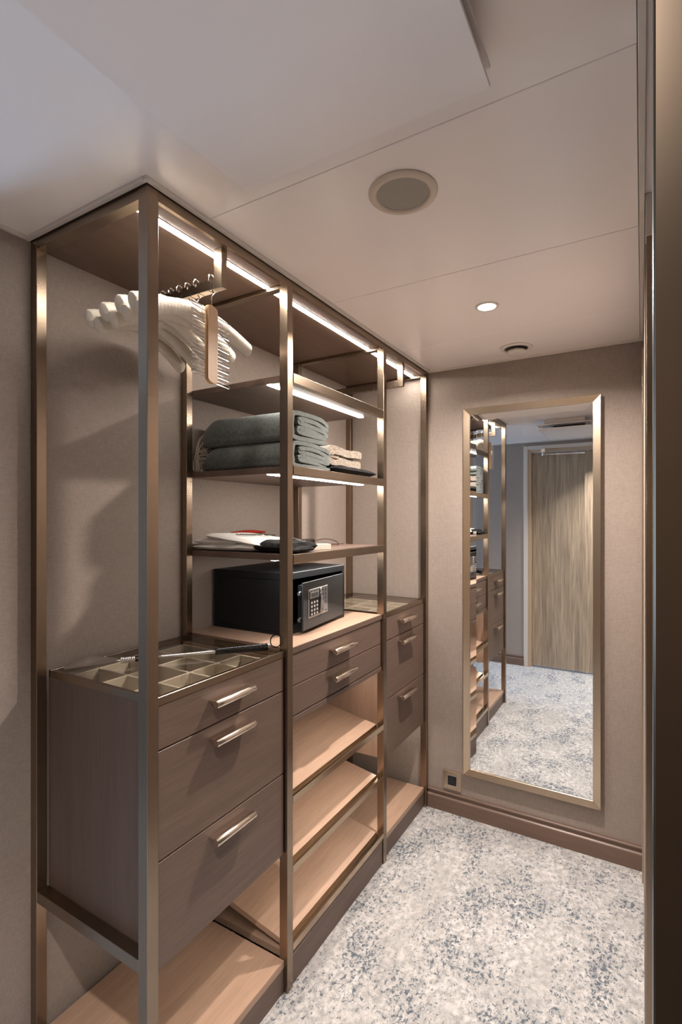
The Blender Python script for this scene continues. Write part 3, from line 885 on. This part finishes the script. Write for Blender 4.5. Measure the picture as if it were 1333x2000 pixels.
# items on the lowest open shelf
zs = 1.3136
lb1 = thing('laundry_bag', 'folded white cotton bag lying flat under the printed one', 'bag', (-.33, 1.36, zs))
obj('lower_fold', slab(-.440, -.235, 1.262, 1.46, zs, .022, 1, wr=.004), M['cotton'], lb1, True)
obj('upper_fold', slab(-.435, -.25, 1.266, 1.45, zs+.019, .022, 2, wr=.005), M['cotton'], lb1, True)
lb2 = thing('laundry_bag', 'folded white cotton bag with black lettering on the open shelf', 'bag', (-.25, 1.36, zs))
obj('lower_fold', slab(-.330, -.165, 1.264, 1.48, zs+.0005, .026, 7, wr=.003, tilt=(0, 0)), M['cotton'], lb2, True)
obj('upper_fold', slab(-.385, -.130, 1.266, 1.515, zs+.041, .022, 9, wr=.002, tilt=(-.030, -.004)), M['cotton'], lb2, True)
def text(body, size, loc, rot, material, parent, ext=.0003):
    c_ = bpy.data.curves.new('lettering', 'FONT'); c_.body = body; c_.size = size; c_.extrude = ext
    c_.align_x = 'CENTER'; c_.align_y = 'CENTER'
    o = bpy.data.objects.new('lettering_curve', c_); COL.objects.link(o)
    o.rotation_euler = rot; o.location = loc
    bpy.context.view_layer.update()
    me = bpy.data.meshes.new_from_object(o.evaluated_get(bpy.context.evaluated_depsgraph_get()))
    me.transform(o.matrix_world); bpy.data.objects.remove(o)
    me.transform(Matrix.Translation(-org(parent)))
    me.materials.clear(); me.materials.append(material)
    q = bpy.data.objects.new('lettering', me); COL.objects.link(q); q.parent = parent
    return q
text('LAUNDRY BAG', .023, (-.262, 1.395, zs+.0515), (Matrix.Rotation(math.radians(6.7), 4, 'Y') @ Matrix.Rotation(math.radians(70), 4, 'Z')).to_euler(), M['ink'], lb2, .0012)
pch = thing('shoe_bag', 'crumpled black cotton pouch with white lettering on the shelf', 'bag', (-.10, 1.35, zs))
obj('cloth', slab(-.168, -.030, 1.264, 1.440, zs+.0003, .036, 13, pw=3.4, wr=.010), M['black_cotton'], pch, True)
obj('drawn_end', slab(-.120, -.015, 1.275, 1.400, zs+.0003, .020, 19, pw=3.4, wr=.006), M['black_cotton'], pch, True)
text('SHOE BAG', .017, (-.062, 1.385, zs+.0365), (math.radians(-8), math.radians(14), math.radians(80)), M['white_ink'], pch)
bx = thing('card_box', 'small cream card box at the shelf edge beside the black pouch', 'box', (-.07, 1.50, zs))
RB = Matrix.Translation((-.085, 1.468, zs+.0005)) @ Matrix.Rotation(math.radians(-30), 4, 'Z')
for nm, u0, u1 in (('sleeve', -.075, .034), ('drawer_end', .0343, .075)):
    bm = bmesh.new(); addbox(bm, -.019, .019, u0, u1, 0, .019, 0)
    bmesh.ops.transform(bm, matrix=RB, verts=bm.verts); obj(nm, bm, M['card'], bx)
br = thing('clothes_brush', 'clothes brush with red lacquered back and brass rim behind the white bag', 'brush', (-.36, 1.55, zs))
def leaf(bm, p0, p1, w_, zb, h, mid=.5):
    p0 = Vector(p0); p1 = Vector(p1); d = (p1-p0); L_ = d.length; d.normalize(); s_ = Vector((-d.y, d.x, 0)); rings = []
    for i in range(21):
        t = i/20; ww = w_*math.sin(PI*min(1, max(0.03, t*.94+.03)))**.55; hh = h*(.5+.5*math.sin(PI*t))
        c_ = p0+d*L_*t
        rings.append([bm.verts.new(c_+s_*ww*math.cos(2*PI*k/14)+Vector((0, 0, zb+hh*.5+hh*.5*math.sin(2*PI*k/14)))) for k in range(14)])
    for a, b in zip(rings, rings[1:]):
        for k in range(14): bm.faces.new((a[k], a[(k+1) % 14], b[(k+1) % 14], b[k]))
    bm.faces.new(rings[0]); bm.faces.new(rings[-1]); return bm
obj('bristle_base', leaf(bmesh.new(), (-.420, 1.44, 0), (-.385, 1.60, 0), .026, zs+.0005, .040), M['black_plastic'], br, True)
obj('brass_rim', leaf(bmesh.new(), (-.421, 1.435, 0), (-.384, 1.605, 0), .029, zs+.041, .012), M['gold'], br, True)
obj('red_back', leaf(bmesh.new(), (-.420, 1.440, 0), (-.386, 1.592, 0), .026, zs+.051, .014), M['red'], br, True)
sh = thing('shoehorn', 'dark wooden shoehorn with a leather cord behind the black pouch', 'shoehorn', (-.30, 1.70, zs))
bm = bmesh.new(); tube(bm, spline([(-.345, 1.60, zs+.016), (-.325, 1.68, zs+.016), (-.30, 1.76, zs+.012), (-.285, 1.80, zs+.0125)], 6), [.011]*6+[.010]*6+[.0115]*5+[.009, .005], 12)
obj('handle', bm, mat('dark wood lacquer', (.03, .015, .012), .25), sh, True)
bm = bmesh.new(); tube(bm, spline([(-.290, 1.795, zs+.012), (-.25, 1.83, zs+.022), (-.20, 1.83, zs+.014), (-.165, 1.80, zs+.003), (-.15, 1.76, zs+.003), (-.175, 1.70, zs+.003), (-.22, 1.69, zs+.004), (-.19, 1.78, zs+.004), (-.165, 1.845, zs+.003)], 8), .0016, 6)
obj('cord', bm, mat('brown leather cord', (.06, .03, .02), .6), sh, True)

# long shoehorn on the glass of the near cabinet
lg = thing('long_shoehorn', 'long steel shoehorn with black braided grip lying on the glass top', 'shoehorn', (-.22, .99, 1.0268))
zg = 1.0268
A0 = Vector((-.392, .778, 0)); B0 = Vector((-.052, 1.196, 0)); D = (B0-A0)
def at(t, z): p = A0+D*t; return Vector((p.x, p.y, zg+z))
def blade():
    bm = bmesh.new(); d = D.normalized(); s_ = Vector((-d.y, d.x, 0)); L_ = D.length; th = .0012; rings = []
    for i in range(15):
        t = i/14*.235
        w_ = .021*(math.sin(PI*min(.5, .12+i/14*.6)) if i < 6 else 1-.72*((i-6)/8)**1.1)
        zc = .002+.010*(i/14)
        ring = []
        for k in range(7):
            f = -1+2*k/6; ring.append(at(t, .0005+zc+.003*f*f*(w_/.021)+.38*w_*(f+1))+s_*w_*f*.9)
        rings.append([bm.verts.new(p) for p in ring]+[bm.verts.new(p+Vector((0, 0, -th))) for p in reversed(ring)])
    for a, b in zip(rings, rings[1:]):
        n_ = len(a)
        for k in range(n_): bm.faces.new((a[k], a[(k+1) % n_], b[(k+1) % n_], b[k]))
    bm.faces.new(rings[0]); bm.faces.new(rings[-1]); return bm
obj('blade', blade(), mat('satin steel blade', (.55, .54, .53), .28, 1), lg, True)
bm = bmesh.new(); tube(bm, [at(.215, .0115), at(.255, .0115)], [.003, .003], 12)
for k in range(8):
    t0 = .25+.0085*k; tube(bm, [at(t0, .0115), at(t0+.003, .0115), at(t0+.006, .0115)], [.0080, .0090, .0080], 16)
obj('knurled_ring', bm, M['chrome'], lg, True)
bm = bmesh.new(); tube(bm, [at(.318, .0115), at(.352, .0115)], .0074, 16); obj('collar', bm, M['black_gloss'], lg, True)
bm = bmesh.new(); tube(bm, [at(.352, .0115), at(.72, .0120)], .0046, 14); obj('shaft', bm, M['chrome'], lg, True)
bm = bmesh.new()
pts = [at(.715+.285*k/60, .0122) for k in range(61)]
tube(bm, pts, [.0094+.0010*(k % 2) + .0018*k/60 for k in range(61)], 16)
obj('braided_grip', bm, M['black_gloss'], lg, True)
bm = bmesh.new(); e = at(1.0, .0122); tube(bm, [e, at(1.008, .0122)], .0108, 16); obj('end_cap', bm, M['chrome'], lg, True)
bm = bmesh.new(); d = D.normalized(); s_ = Vector((-d.y, d.x, 0)); pts = []
for k in range(25):
    a = 2*PI*k/24 - PI/2-.6; pts.append(e+d*(.010+.016+.019*math.cos(a)*.9)+Vector((0, 0, .014+.019*math.sin(a)+.002)))
rings = []
tube(bm, pts, .0018, 6)
obj('loop', bm, M['black_gloss'], lg, True)
